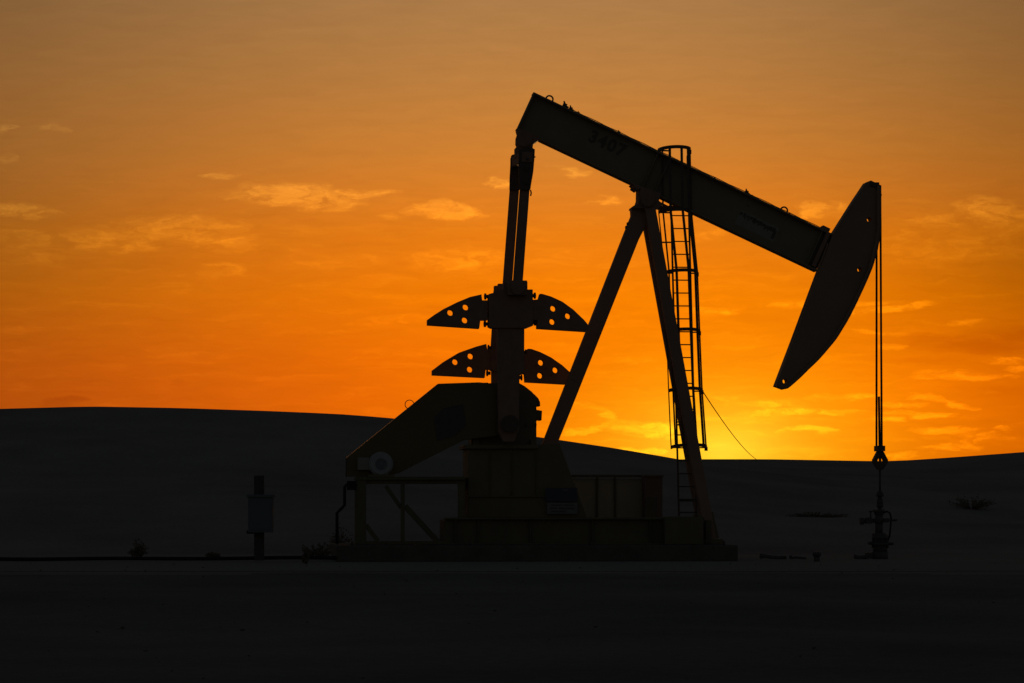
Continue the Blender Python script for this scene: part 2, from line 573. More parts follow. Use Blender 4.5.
# maker's decal: pale patch with worn dark lettering that cannot be read
t1, h1 = tpix(757, 226)
m = MB(); m.box(bp(t1, h1, -0.0195), ex, AY, ez, 1.02, 0.003, 0.36); pl = m.build('maker_decal', 'decal', beam)
m = MB()
rr = random.Random(3)
for k in range(11):
    x = -0.47 + k * 0.088
    hgt = 0.06 + 0.07 * rr.random()
    m.box(bp(t1 + x, h1 + 0.10 - 0.004 * k + 0.02 * rr.random(), -0.0235 - 0.0001 * k), ex, AY, ez, 0.06 + 0.03 * rr.random(), 0.003, hgt)
    if k % 3: m.box(bp(t1 + x + 0.035, h1 + 0.05 - 0.004 * k, -0.0265), ex, AY, ez, 0.03, 0.003, 0.06)
m.box(bp(t1 + 0.45, h1 - 0.02, -0.0285), ex, AY, ez, 0.075, 0.003, 0.22)
m.build('worn_lettering', 'stencil', pl)
# lifting eyes
for px, py in ((549.3, 99.6), (783, 212.8)):
    t, h = tpix(px, py); m = MB()
    cc = bp(t, H / 2 + 0.02, 0)
    m.tube([cc + ex * (0.085 * math.cos(q)) + ez * (0.085 * math.sin(q) + 0.015) for q in [math.radians(-20 + 220 * k / 14) for k in range(15)]], 0.021, 8)
    m.build('lifting_eye', 'steel', beam)
# grease line and fittings on top of the beam
m = MB()
ta, _ = tpix(563, 107); tb, _ = tpix(826, 232)
pts = []
for k in range(41):
    t = ta + (tb - ta) * k / 40
    pts.append(bp(t, H / 2 + 0.026 + 0.006 * math.sin(k * 1.7), -0.1))
m.tube(pts, 0.009, 6)
for k in range(1, 7):
    t = ta + (tb - ta) * k / 7
    m.box(bp(t, H / 2 + 0.016, -0.1), ex, AY, ez, 0.04, 0.05, 0.03)
m.build('grease_line', 'steel', beam)
for px, py, g in ((564.5, 105.6, 0.10), (570.5, 109.0, 0.08), (578.5, 112.3, 0.05), (618.5, 132.4, 0.05), (746, 192.7, 0.08)):
    t, h = tpix(px, py); m = MB()
    m.box(bp(t, H / 2 + g * 0.45, -0.06), ex, AY, ez, g, 0.09, g)
    m.box(bp(t + g * 0.7, H / 2 + g * 0.3, -0.06), ex, AY, ez, g * 0.6, 0.06, g * 0.6)
    m.cyl(bp(t, H / 2 + g * 0.8, -0.06), bp(t - g * 0.6, H / 2 + g * 1.35, -0.06), g * 0.2, 6)
    m.build('grease_fitting', 'steel', beam)
m = MB()
t, h = tpix(824, 231); m.box(bp(t, H / 2 + 0.05, 0), ex, AY, ez, 0.20, 0.30, 0.10)
t, h = tpix(829, 234); m.box(bp(t - 0.05, H / 2 - 0.46, 0), ex, AY, ez, 0.10, 0.44, 0.90)
m.build('head_hinge', 'iron', beam, 0.01)

# tail bearing and equaliser
m = MB()
m.pix([(516.3, 130.6), (520, 130), (538.5, 138.5), (537.6, 141.5), (535.2, 143), (532.2, 145.2), (531.5, 152), (518.5, 152), (517.5, 147), (516, 144), (516.2, 138), (517.4, 134.5)], -0.22, 0.22)
m.cyl(P(524, 139, -0.30), P(524, 139, 0.30), 0.19, 28)
m.build('tail_bearing', 'iron', pj, 0.01)
m = MB()
a = P(526.3, 158, -1.32); b = P(516.3, 162, 1.32)
m.bar(a - AY * 0.2, b + AY * 0.2, 0.24, 0.26, AX)
mid = (a + b) / 2
m.box(mid + AZ * 0.16, AX, AY, AZ, 0.30, 0.4, 0.24)
m.build('equalizer', 'iron', pj, 0.012)

# ---- horse head
HEAD0 = [(864.6, 183), (869.2, 181.3), (879.6, 186.4), (879.7, 228), (878.4, 239), (876, 249), (873.6, 259), (870.6, 269), (862, 289), (849, 316),
        (840.8, 330), (834.8, 339.5), (826.6, 349.5), (817.5, 360), (807.6, 369.5), (798.5, 378.5), (790, 386), (786.5, 388.8), (783, 389.6), (774.4, 386.4),
        (776, 382), (792, 340), (812, 286), (831, 235), (851.5, 202.6)]
HEAD = []
for i, p in enumerate(HEAD0):                 # round the rope face between the measured points
    HEAD.append(p)
    if 3 <= i <= 15:
        p0, p1, p2, p3 = HEAD0[i - 1], HEAD0[i], HEAD0[i + 1], HEAD0[i + 2]
        if i == 3: p0 = (p1[0], 2 * p1[1] - p2[1])
        HEAD.append(tuple((-p0[j] + 9 * p1[j] + 9 * p2[j] - p3[j]) / 16 for j in (0, 1)))
m = MB()
m.pix(HEAD, -0.20, 0.20, [(867.6, 220.3), (858, 270.2), (783.6, 381.6)], 0.062)
head = m.build('horse_head', 'brown', pj)
m = MB()
rim = [(x - 1.6, y - 0.6) for x, y in HEAD[2:31]]
for s in (-1, 1):
    for p, q in zip(rim, rim[1:]):
        m.bar(P(*p, s * 0.245), P(*q, s * 0.245), 0.06, 0.08)
m.build('rope_track', 'brown', head)
m = MB(); m.pbox(868.5, 183.4, 877, 187.5, -0.26, 0.26); m.pbox(879, 194.5, 881, 196, -0.1, 0.1)
m.build('rope_anchor', 'steel', head, 0.006)
m = MB()
for p, q in (((828, 243), (790, 345)), ((853, 206), (834, 237))):
    m.bar(P(*p, -0.206), P(*q, -0.206), 0.04, 0.012)
m.build('edge_strip', 'brown', head)

# bridle ropes down to the carrier bar
GX = {-1: (880.6, 881.8), 1: (876.6, 876.5)}
for s in (-1, 1):
    y = s * 0.16
    tp = [P(880.2, 190, y), P(880.6, 228, y)] if s < 0 else [P(880.2, 190, y), P(880.4, 228, y), P(877.0, 249, y)]
    m = MB()
    top = P(GX[s][0], 236 if s < 0 else 251, y)
    m.tube(tp + [top, P(0.5 * (GX[s][0] + GX[s][1]), 350, y), P(GX[s][1], 448, y)], 0.027, 8)
    m.build('bridle_rope', 'cable', pj)
m = MB()
m.pbox(875.9, 445.8, 883.3, 451.3, -0.22, 0.22)
m.pbox(877.6, 451.2, 882.2, 452.6, -0.12, 0.12)
m.build('carrier_bar', 'steel', pj, 0.006)
m = MB()   # rope sockets: two bowed cheeks closing below the bar
m.pix([(877.0, 451.4), (880, 452), (880, 455), (877.2, 459.5), (876.4, 461.6), (880, 462.2), (880, 470), (877.8, 469.5), (873, 463), (872.6, 460)], -0.10, 0.10)
m.pix([(882.8, 451.4), (880, 452), (880, 455), (882.8, 459.5), (883.4, 461.6), (880, 462.2), (880, 470), (882.4, 469.5), (887, 463), (887.3, 460)], -0.10, 0.10)
m.pix([(879.2, 454), (880.8, 454), (881, 463), (879, 463)], -0.05, 0.05)
m.build('rope_socket', 'steel', pj, 0.006)
m = MB(); m.tube([P(878.9, 396.5, 0), P(879.6, 446, 0)], 0.030, 8)
m.build('rod_stub', 'steel', pj)

# ---- samson post
m = MB()
m.pix([(630.5, 208.5), (641.5, 208), (655, 208), (652, 213), (638.0, 240), (566.3, 420), (555.8, 446), (541.5, 446), (551.6, 420), (621.5, 240), (631, 216)], -0.16, 0.16)
m.build('samson_leg', 'glare_brown', pj, 0.012)
for s in (-1, 1):
    m = MB()
    tp = P(646.8 - 2.2 * s, 205, s * 0.24)
    bt = P(708.6 - 2.5 * s, 543.5, s * 0.85)
    m.bar(tp, bt, 0.255, 0.22)
    leg = m.build('samson_leg', 'glare_brown', pj, 0.012)
    m = MB(); m.box(bt + AZ * 0.05, AX, AY, AZ, 0.5, 0.42, 0.12)
    gus = P(703 - 2.3 * s, 513, s * 0.8)
    m.bar(bt + AZ * 0.1, gus, 0.36, 0.16)
    m.build('foot_plate', 'olive', leg, 0.01)
for k, py in enumerate((300, 380, 455)):
    f = (py - 205) / (543.5 - 205)
    y = 0.24 + (0.85 - 0.24) * f
    xc = 646.8 + (708.6 - 646.8) * f
    m = MB(); m.bar(P(xc + 2.3, py, -y), P(xc - 2.3, py, y), 0.10, 0.10)
    m.build('cross_brace', 'glare_brown', pj, 0.006)
# saddle bearing
m = MB()
m.pix([(630.2, 184.8), (632.5, 187), (631.5, 188.5), (636, 191.5), (638.5, 190), (638, 199), (636, 205), (631, 207.5), (630.5, 209.5), (656, 210), (661, 206), (657, 202), (659, 195)], -0.34, 0.34)
m.cyl(P(648, 199.5, -0.48), P(648, 199.5, 0.48), 0.17, 28)
m.pix([(637.2, 190), (638.8, 190), (638.3, 203), (637.0, 203)], -0.25, 0.25)
m.build('saddle_bearing', 'iron', pj, 0.01)
m = MB()
for i, (px, py) in enumerate(((628.5, 222.5), (627.0, 226))):
    m.pbox(px - 1.5, py, px + 2.5, py + 2.4, -0.14, 0.05)
m.build('leg_clip', 'steel', pj)

# ---- ladder with safety cage on the far leg
lad_top = (680.0, 212.0, 0.36); lad_bot = (687.8, 516.0, 0.36)


def ladpt(f):
    return P(lad_top[0] + (lad_bot[0] - lad_top[0]) * f, lad_top[1] + (lad_bot[1] - lad_top[1]) * f, lad_top[2] + (lad_bot[2] - lad_top[2]) * f)


HALF = 0.215
m = MB()
for s in (-1, 1):
    m.bar(ladpt(-0.185) + AX * (s * HALF), ladpt(1.0) + AX * (s * HALF), 0.040, 0.06)
for f in (0.10, 0.40, 0.70, 0.95):
    q = ladpt(f) - AX * HALF
    g = (lad_top[1] + (lad_bot[1] - lad_top[1]) * f - 205) / (543.5 - 205)
    m.bar(q, P(644.6 + (706.1 - 644.6) * g, 205 + 338.5 * g, 0.24 + 0.61 * g), 0.035, 0.035)
lad = m.build('ladder', 'steel', pj)
nr = 24
for k in range(nr):
    f = 0.012 + k * (0.976 / (nr - 1))
    MB().cyl(ladpt(f) - AX * HALF, ladpt(f) + AX * HALF, 0.016, 8).build('rung', 'steel', lad)
HOOPS = [(148.5, 674.0, 0.385), (210.5, 675.0, 0.395), (271, 681.0, 0.395), (330, 683.0, 0.40), (389, 685.3, 0.405), (445.5, 688.6, 0.425)]
hoop_pts = []
for py, xc, r in HOOPS:
    f = (py - lad_top[1]) / (lad_bot[1] - lad_top[1])
    lean = 0.02 + 0.11 * max(0.0, f)          # the hoops sit square to the leaning cage: near side higher
    base = P(xc, py + 2.0, 0.30)
    ring = []
    for k in range(33):
        t = math.radians(-6 + 192 * k / 32)
        y = -0.68 * max(math.sin(t), -0.05)
        ring.append(base + AX * (r * math.cos(t)) + AY * y + AZ * (-y * lean * 0.75))
    hoop_pts.append(ring)
    m = MB()
    th = 0.010; hh = 0.080
    n = len(ring)
    vs = []
    for i, p in enumerate(ring):
        d = ring[min(i + 1, n - 1)] - ring[max(i - 1, 0)]
        d.z = 0; d.normalize(); o = Vector((d.y, -d.x, 0))
        for (aa, bb) in ((-th, -hh / 2), (th, -hh / 2), (th, hh / 2), (-th, hh / 2)):
            vs.append(p + o * aa + AZ * bb)
    fs = []
    for i in range(n - 1):
        for j in range(4):
            fs.append((i * 4 + j, i * 4 + (j + 1) % 4, (i + 1) * 4 + (j + 1) % 4, (i + 1) * 4 + j))
    fs += [(3, 2, 1, 0), tuple((n - 1) * 4 + j for j in range(4))]
    m.add(vs, fs)
    for e, sg in ((ring[0], 1), (ring[-1], -1)):     # flat lugs back to the ladder rails
        q = ladpt(f) + AX * (sg * HALF)
        m.bar(e, Vector((q.x, q.y, e.z)), 0.03, 0.07)
    m.box(ring[1] - AZ * 0.03, AX, AY, AZ, 0.07, 0.06, 0.10)
    m.build('cage_hoop', 'steel', lad)
for k, w in ((1, 0.022), (6, 0.038), (9, 0.058), (14, 0.062), (21, 0.062), (26, 0.040), (31, 0.026)):
    m = MB()
    for r0, r1 in zip(hoop_pts, hoop_pts[1:]):
        m.bar(r0[k], r1[k], w, 0.014)
    m.build('cage_bar', 'steel', lad)
m = MB()
f = 0.0
m.pbox(655.5, 206.8, 680, 208.8, 0.40, 0.95)
m.bar(P(654, 200, 0.3), P(668, 207, 0.5), 0.05, 0.05)
m.build('landing', 'steel', pj, 0.004)

# ---- belt guard, motor, motor stand
GUARD = [(346.5, 457.5), (437.5, 384), (478, 382.6), (487, 383.4), (500, 392), (505, 415), (497, 436), (464, 440), (420, 462), (398, 473.5), (380, 476.5), (347, 476.5)]
m = MB()
m.pix(GUARD, -0.76, -0.34)
guard = m.build('belt_guard', 'guard', pj, 0.01)
m = MB()
m.pix([(434, 418), (444, 408), (463, 404), (466, 425), (455, 436), (437, 441)], -0.775, -0.755)  # darker flat patch on the near face of the guard
m.build('dark_patch', 'blackiron', guard)
m = MB()
edge = [P(x, y, -0.76) for x, y in ((346.2, 477), (346.3, 458.5))]
m.tube(edge, 0.016, 8)
m.build('edge_rod', 'steel', guard)
m = MB()
ringc = P(409.5, 404.5, -0.62)
m.tube([ringc + AX * (0.105 * math.cos(q)) + AZ * (0.105 * math.sin(q)) for q in [k * math.tau / 20 for k in range(20)]], 0.010, 6, closed=True)
m.build('lifting_ring', 'steel', guard)

m = MB()
mc = P(381, 464, -1.05)
m.cyl(mc, mc + AY * 0.30, 0.285, 32)
m.cyl(mc - AY * 0.04, mc, 0.25, 32)
motor = m.build('motor', 'pale', pj, 0.012)
m = MB(); m.cyl(mc - AY * 0.055, mc - AY * 0.039, 0.135, 24); m.build('fan_grille', 'grille', motor)
m = MB(); m.pbox(357.5, 457.5, 369.5, 470, -1.0, -0.80); m.build('junction_box', 'decal', motor, 0.01)
m = MB(); m.pbox(368, 474.5, 394, 477.3, -1.1, -0.77); m.build('motor_foot', 'olive', motor, 0.006)

m = MB()
for d in (-1.1, 0.9):
    m.pbox(354.5, 477.5, 465.3, 480, d - 0.12, d + 0.12)
    m.pbox(356, 480, 465.3, 484, d - 0.03, d + 0.03)
    m.pbox(354.8, 480.2, 366, 544.4, d - 0.10, d + 0.10)
    m.pbox(400.8, 484, 404.6, 544.4, d - 0.08, d + 0.08)
    m.pbox(458, 484, 464.8, 517.3, d - 0.08, d + 0.08)
    m.bar(P(386, 486, d), P(401, 508, d), 0.09, 0.08)
    m.bar(P(405, 506, d), P(438, 542, d), 0.13, 0.09)
    m.bar(P(366, 525, d), P(378, 541, d), 0.10, 0.09)
    m.pbox(366, 541, 445, 544.4, d - 0.08, d + 0.08)
m.pbox(356, 477, 464, 478, -1.0, 0.85)
m.build('motor_stand', 'skid', pj, 0.008)
m = MB()
m.tube([P(357, 485, -1.2), P(346, 485, -1.2), P(344.6, 487, -1.2), P(344.6, 505, -1.2), P(341, 509, -1.2), P(337, 513, -1.2), P(337, 544, -1.2)], 0.035, 8)
m.pbox(347, 481, 356, 490, -1.26, -1.12)
m.build('conduit', 'black', pj)

# ------------------------------------------------------------------ guard fence along the far side
fz = P(510, 545, 1.75)
fence = thing('guard_fence', 'low tan panel guard fence along the far side of the pumpjack', 'fence', (P(597, 545, 1.75).x, P(597, 545, 1.75).y, BASE_Z), YAW)
edges = [548, 597, 615, 646]
for x0, x1 in zip(edges, edges[1:]):
    m = MB(); m.pbox(x0 + 0.6, 478.6, x1 - 0.6, 541.5, 1.74, 1.77); m.build('panel', 'panel', fence)
for x in edges:
    MB().pbox(x - 0.9, 475.5, x + 0.9, 544.3, 1.66, 1.74).build('post', 'skid', fence)
MB().pbox(547, 474.8, 648, 477.4, 1.65, 1.80).build('top_rail', 'skid', fence)

cabp = P(652.5, 545, 1.3)
cab = thing('steel_cabinet', 'tall brown steel cabinet at the right end of the guard fence', 'cabinet', (cabp.x, cabp.y, BASE_Z), YAW)
MB().pbox(643.5, 476.5, 661, 544.2, 1.1, 1.6).build('body', 'cabinet', cab, 0.01)
MB().pbox(645.2, 497, 656.5, 541, 1.075, 1.1).build('door', 'olive', cab, 0.005)
MB().pbox(642.6, 475.2, 662.0, 476.8, 1.05, 1.64).build('roof', 'cabinet', cab, 0.004)

# safety sign on the pedestal
sp = P(561, 501, -0.80)
sign = thing('safety_sign', 'small dark blue and white safety notice on the pedestal side', 'sign', sp, YAW)
MB().pbox(545.5, 488, 577, 501.4, -0.84, -0.825).build('blue_panel', 'navy', sign)
MB().pbox(547, 502.6, 577.5, 514, -0.84, -0.825).build('white_panel', 'white', sign)
m = MB()
for (xa, xb, y) in ((551, 562, 505), (563.5, 574, 505), (550, 557, 508), (559, 574, 508.2), (551, 566, 511.3)):
    m.pbox(xa, y - 0.6, xb, y + 0.8, -0.845, -0.84)
m.build('worn_print', 'stencil', sign)
m = MB(); m.pbox(562, 489.6, 568, 490.4, -0.845, -0.84); m.build('pale_mark', 'white', sign)

# ------------------------------------------------------------------ wellhead
wb = P(880, 558, 0)
wh = thing('wellhead', 'stacked wellhead with valves and stuffing box under the horse head', 'wellhead', (wb.x, wb.y, 0), YAW)


def vcyl(m, px, pya, pyb, wpx, n=20):
    a = P(px, pya, 0); b = P(px, pyb, 0)
    m.cyl(a, b, wpx / 84.0, n)


m = MB(); vcyl(m, 879.9, 466, 495, 2.3, 10); m.build('polished_rod', 'blackiron', wh)
m = MB()
for a, b, w in ((491.5, 493.5, 5.5), (493, 496.5, 7.4), (496.5, 499.5, 4.5), (499.3, 504, 6.2), (503.5, 507.5, 6.8), (507, 511, 4.0)):
    vcyl(m, 879.9, a, b, w)
m.build('stuffing_box', 'blackiron', wh)
m = MB()
for a, b, w in ((509.5, 512, 12.5), (512, 514.5, 10), (514, 524, 8.0), (523, 534, 7.6), (533, 536, 14)):
    vcyl(m, 879.0, a, b, w)
m.build('tubing_head', 'blackiron', wh)
m = MB()
for a, b, w in ((535, 539, 16.4), (539, 543, 13.5), (542.5, 545.5, 17), (545.5, 552, 14.5), (551.5, 560, 16)):
    vcyl(m, 880.2, a, b, w)
for k in range(8):
    t = k * math.tau / 8
    c = P(880.2, 543, 0) + AX * 0.185 * math.cos(t) + AY * 0.185 * math.sin(t)
    m.cyl(c - AZ * 0.12, c + AZ * 0.14, 0.018, 6)
m.build('casing_head', 'blackiron', wh)
m = MB()
m.cyl(P(860.5, 521, 0), P(878, 520.5, 0), 0.05, 14)
m.cyl(P(860, 521.2, 0), P(863.5, 521.1, 0), 0.085, 14)
m.box(P(868.5, 520.6, 0), AX, AY, AZ, 0.14, 0.16, 0.15)
m.cyl(P(870.6, 520, 0), P(870.6, 510.8, 0), 0.018, 8)
m.cyl(P(869, 511.5, 0), P(872.4, 511.5, 0), 0.02, 8)
m.build('flow_valve', 'blackiron', wh)
m = MB()
m.cyl(P(881, 520.4, 0), P(896.8, 520.2, 0), 0.026, 10)
m.box(P(886, 520.4, 0), AX, AY, AZ, 0.12, 0.12, 0.10)
m.cyl(P(895.2, 520.2, -0.11), P(895.2, 520.2, 0.11), 0.02, 8)
m.build('side_valve', 'blackiron', wh)
m = MB()
m.tube([P(883, 513, 0), P(887, 511.4, 0), P(890, 513.3, 0), P(891, 517.5, 0), P(890.6, 526, 0), P(889.6, 536, 0), P(887.5, 541, 0)], 0.022, 8)
m.build('bypass_hose', 'black', wh)
m = MB()
m.cyl(P(869, 543.2, 0), P(876, 543, 0), 0.04, 10); m.cyl(P(868.8, 543.2, -0.1), P(869.6, 543.2, 0.1), 0.03, 8)
m.build('casing_valve', 'blackiron', wh)
m = MB(); m.cyl(P(884, 543.6, 0), P(893.4, 543.8, 0), 0.035, 10); m.cyl(P(892, 543.8, -0.1), P(892, 543.8, 0.1), 0.03, 8)
m.build('casing_valve', 'blackiron', wh)
m = MB()
m.tube([P(876, 553, 0), P(871, 554.8, 0), P(866, 557, 0), P(855, 558.0, 0)], 0.05, 10)
m.cyl(P(867, 552.8, 0), P(867, 557, 0), 0.03, 8); m.box(P(869, 555.5, 0), AX, AY, AZ, 0.16, 0.16, 0.14)
m.cyl(P(855.5, 554.5, 0), P(855.5, 558, 0), 0.045, 8)
m.build('flowline_elbow', 'blackiron', wh)

# stub pipe standing on the pad
p = W(816.8, 559, -2.2)
st = thing('stub_pipe', 'short capped pipe stub standing on the pad left of the wellhead', 'pipe', (p.x, p.y, 0))
m = MB(); m.cyl(Vector((p.x, p.y, -0.05)), Vector((p.x, p.y, 0.13)), 0.07, 16); m.build('pipe', 'blackiron', st)
m = MB(); m.cyl(Vector((p.x, p.y, 0.13)), Vector((p.x, p.y, 0.225)), 0.098, 16); m.build('cap', 'blackiron', st)
# loose pipe lengths
q = [W(760, 557.3, -1.5), W(764, 556.0, -1.5), W(772, 557.2, -1.5), W(786, 557.6, -1.4)]
m = MB(); m.tube(q, 0.045, 8); m.tube([W(761, 558, -1.5), W(761.5, 553.8, -1.5)], 0.04, 8)
r = thing('pipe_offcut', 'bent dark pipe lying on the pad right of the concrete slab', 'pipe', (q[0].x, q[0].y, 0)); m.build('pipe', 'blackiron', r)
q = [W(790, 558.0, -1.6), W(796, 557.4, -1.6), W(806, 558.2, -1.6)]
m = MB(); m.tube(q, 0.03, 8); m.tube([W(790.4, 558.5, -1.6), W(790.6, 555.3, -1.6)], 0.035, 8)
r = thing('valve_offcut', 'thin pipe with a small riser beside the stub pipe', 'pipe', (q[0].x, q[0].y, 0)); m.build('pipe', 'blackiron', r)

# long flowline on the sand at left
m = MB()
pts = []
for k in range(61):
    px = -220 + (338 + 220) * k / 60
    pts.append(W(px, 558.1 + 0.55 * math.sin(k * 0.31) + (0.9 if 20 < k < 45 else 0.0) * math.sin((k - 20) / 25 * math.pi), -2.3))
m.tube(pts, 0.045, 8)
fl = thing('flowline', 'long thin black flowline pipe lying along the sand left of the pumpjack', 'pipe', (pts[30].x, pts[30].y, 0))
m.build('pipe', 'black', fl)

# meter box on its post
p = W(259, 560, -3.0)
bx = thing('meter_post', 'dull blue metal box fixed to a dark timber post left of the pumpjack', 'meter box', (p.x, p.y, 0))


def wbox(m, x0, y0, x1, y1, Y, dep):
    a = W(x0, y0, Y); b = W(x1, y1, Y)
    return m.box(Vector(((a.x + b.x) / 2, Y + dep / 2, (a.z + b.z) / 2)), Vector((1, 0, 0)), Vector((0, 1, 0)), AZ, abs(b.x - a.x), dep, abs(a.z - b.z))


m = MB(); wbox(m, 254, 475.5, 263.5, 560.5, -3.0, 0.22); m.build('post', 'wood', bx, 0.012)
m = MB(); wbox(m, 248, 497, 272.8, 532.5, -3.26, 0.25); cabn = m.build('cabinet', 'blue', bx, 0.01)
m = MB(); wbox(m, 246.3, 494.6, 274.6, 497.2, -3.30, 0.32); m.build('lid', 'blue', cabn, 0.008)
m = MB(); wbox(m, 250, 500, 270.6, 530, -3.275, 0.016); m.build('door', 'blue', cabn, 0.004)
m = MB(); wbox(m, 246.5, 530.5, 253, 533.8, -3.24, 0.16); m.build('bracket', 'black', cabn, 0.004)

# guy cable from the ladder cage down to the sand behind
a = P(702.5, 391, 0.0)
bx_, by_ = W(755.5, 459, YB).x, YB - 0.5
b = Vector((bx_, by_, height(bx_, by_) + 0.02))
m = MB()
pts = []
for k in range(41):
    t = k / 40
    q = a.lerp(b, t); q.z -= 4 * 0.20 * t * (1 - t)
    pts.append(q)
m.tube(pts, 0.013, 6)
gc = thing('guy_cable', 'thin slack cable running from the ladder cage away to the far dune crest', 'cable', a); m.build('cable', 'cable', gc)

# ------------------------------------------------------------------ desert shrubs
def shrub(px, Y, w, h, label, seed):
    rr = random.Random(seed)
    X = (px - 512) / F * (D + Y)
    z = height(X, Y)
    o = thing('desert_shrub', label, 'shrub', (X, Y, z), 0, 'dry shrubs on the sand')
    base = Vector((X, Y, z - 0.03))
    st = MB(); lf = MB()
    n = int(26 + 20 * w)
    for k in range(n):
        t = rr.random() * math.tau; rad = w / 2 * math.sqrt(rr.random())
        tip = base + Vector((rad * math.cos(t), rad * 0.8 * math.sin(t), h * (0.35 + 0.65 * rr.random()) * (1 - 0.45 * (2 * rad / w) ** 2)))
        mid = base.lerp(tip, 0.5) + Vector((rr.uniform(-1, 1), rr.uniform(-1, 1), rr.uniform(0, 1))) * 0.05 * h
        st.tube([base + Vector((0.12 * w * math.cos(t), 0.12 * w * math.sin(t), 0)) * rr.random(), mid, tip], 0.012, 4, taper=[1, .7, .3])
        for q in range(9):
            c = mid.lerp(tip, rr.random() * 1.1) + Vector((rr.gauss(0, 1), rr.gauss(0, 1), rr.gauss(0, 1))) * 0.06 * h
            d = Vector((rr.gauss(0, 1), rr.gauss(0, 1), rr.gauss(0, 1) + 0.6)).normalized() * (0.05 + 0.05 * rr.random())
            s = d.cross(Vector((rr.gauss(0, 1), rr.gauss(0, 1), rr.gauss(0, 1)))).normalized() * 0.018
            lf.add([c - d * 0.5, c + s, c + d * 0.5, c - s], [(0, 1, 2, 3)])
    st.build('stem', 'stem', o)
    lf.build('foliage', 'leaf', o)


shrub(138, 3.0, 0.5, 0.5, 'small upright dry shrub left of the blue meter box', 1)
shrub(213, 3.5, 0.45, 0.16, 'flat dry shrub just left of the timber post', 2)
shrub(318, 4.0, 1.15, 0.42, 'wide low shrub between the meter post and the concrete slab', 3)
shrub(338, 3.2, 0.7, 0.9, 'taller straggly shrub hugging the left end of the concrete slab', 4)
shrub(815, 27.0, 2.2, 0.22, 'broad flat shrub standing in for a dark dune hollow left of the wellhead', 5)  # shrub added in place of the dark band of a dune hollow
shrub(972, 36.0, 1.8, 0.6, 'bushy dark shrub high on the right dune', 6)
shrub(306, -4.5, 0.10, 0.42, 'single thin twiggy weed in front of the flowline', 9)

# ------------------------------------------------------------------ sky
SUN_PX = 722.0
SUN_AZ = math.atan((SUN_PX - 512) / F)     # east of straight ahead (+Y)
SUN_EL = math.radians(0.95)

wd = bpy.data.worlds.new('World'); SC.world = wd; wd.use_nodes = True
nt = wd.node_tree; N = nt.nodes; L = nt.links
N.clear()
out = N.new('ShaderNodeOutputWorld')


def val(x):
    return x


def mth(op, a, b=None, c=None, clamp=False):
    n = N.new('ShaderNodeMath'); n.operation = op; n.use_clamp = clamp
    for i, v in enumerate((a, b, c)):
        if v is None: continue
        if isinstance(v, (int, float)): n.inputs[i].default_value = v
        else: L.new(v, n.inputs[i])
    return n.outputs[0]


def vmul(a, b):
    n = N.new('ShaderNodeVectorMath'); n.operation = 'MULTIPLY'
    for i, v in enumerate((a, b)):
        if isinstance(v, tuple): n.inputs[i].default_value = v
        else: L.new(v, n.inputs[i])
    return n.outputs[0]


def vadd(a, b):
    n = N.new('ShaderNodeVectorMath'); n.operation = 'ADD'
    for i, v in enumerate((a, b)):
        if isinstance(v, tuple): n.inputs[i].default_value = v
        else: L.new(v, n.inputs[i])
    return n.outputs[0]


def vscale(a, s):
    n = N.new('ShaderNodeVectorMath'); n.operation = 'SCALE'
    if isinstance(a, tuple): n.inputs[0].default_value = a
    else: L.new(a, n.inputs[0])
    if isinstance(s, (int, float)): n.inputs['Scale'].default_value = s
    else: L.new(s, n.inputs['Scale'])
    return n.outputs[0]


def comb(x, y, z=0.0):
    n = N.new('ShaderNodeCombineXYZ')
    for i, v in enumerate((x, y, z)):
        if isinstance(v, (int, float)): n.inputs[i].default_value = v
        else: L.new(v, n.inputs[i])
    return n.outputs[0]


def nz(vec, scale, detail=4, rough=0.55):
    n = N.new('ShaderNodeTexNoise'); n.inputs['Scale'].default_value = scale
    n.inputs['Detail'].default_value = detail; n.inputs['Roughness'].default_value = rough
    L.new(vec, n.inputs['Vector'])
    return n.outputs['Fac'], n.outputs['Color']


def sstep(x, lo, hi):
    n = N.new('ShaderNodeMapRange'); n.interpolation_type = 'SMOOTHSTEP'
    n.inputs['From Min'].default_value = lo; n.inputs['From Max'].default_value = hi
    L.new(x, n.inputs['Value'])
    return n.outputs['Result']


tc = N.new('ShaderNodeTexCoord')
sep = N.new('ShaderNodeSeparateXYZ'); L.new(tc.outputs['Generated'], sep.inputs[0])
DEG = 180 / math.pi
az = mth('MULTIPLY', mth('ARCTAN2', sep.outputs['X'], sep.outputs['Y']), DEG)     # compass angle from +Y, degrees
el = mth('MULTIPLY', mth('ARCSINE', sep.outputs['Z']), DEG)                       # height above the horizon, degrees


def direction(px, py):
    a = math.atan((px - 512) / F)
    e = math.atan((HOR - py) / F * math.cos(a))
    return a * DEG, e * DEG


PPD = F / DEG
# colour of the twilight by height above the horizon
stops = [(0.0, (244, 106, 0)), (1.1, (246, 108, 0)), (2.1, (247, 109, 0)), (2.8, (249, 114, 0)), (4.1, (248, 125, 2)), (5.3, (235, 126, 20)), (6.9, (209, 129, 49)),
         (8.3, (189, 127, 63)), (9.7, (174, 124, 72)), (12.0, (134, 106, 72)), (16.0, (80, 70, 58)), (24.0, (38, 38, 38)), (40.0, (12, 14, 18))]
rp = N.new('ShaderNodeValToRGB'); cr = rp.color_ramp
cr.elements[0].position = 0; cr.elements[0].color = srgb(*stops[0][1]) + (1,)
cr.elements[1].position = 1; cr.elements[1].color = srgb(*stops[-1][1]) + (1,)
for e, c in stops[1:-1]:
    s = cr.elements.new(e / 40.0); s.color = srgb(*c) + (1,)
L.new(mth('DIVIDE', mth('MAXIMUM', el, 0.0), 40.0, clamp=True), rp.inputs['Fac'])
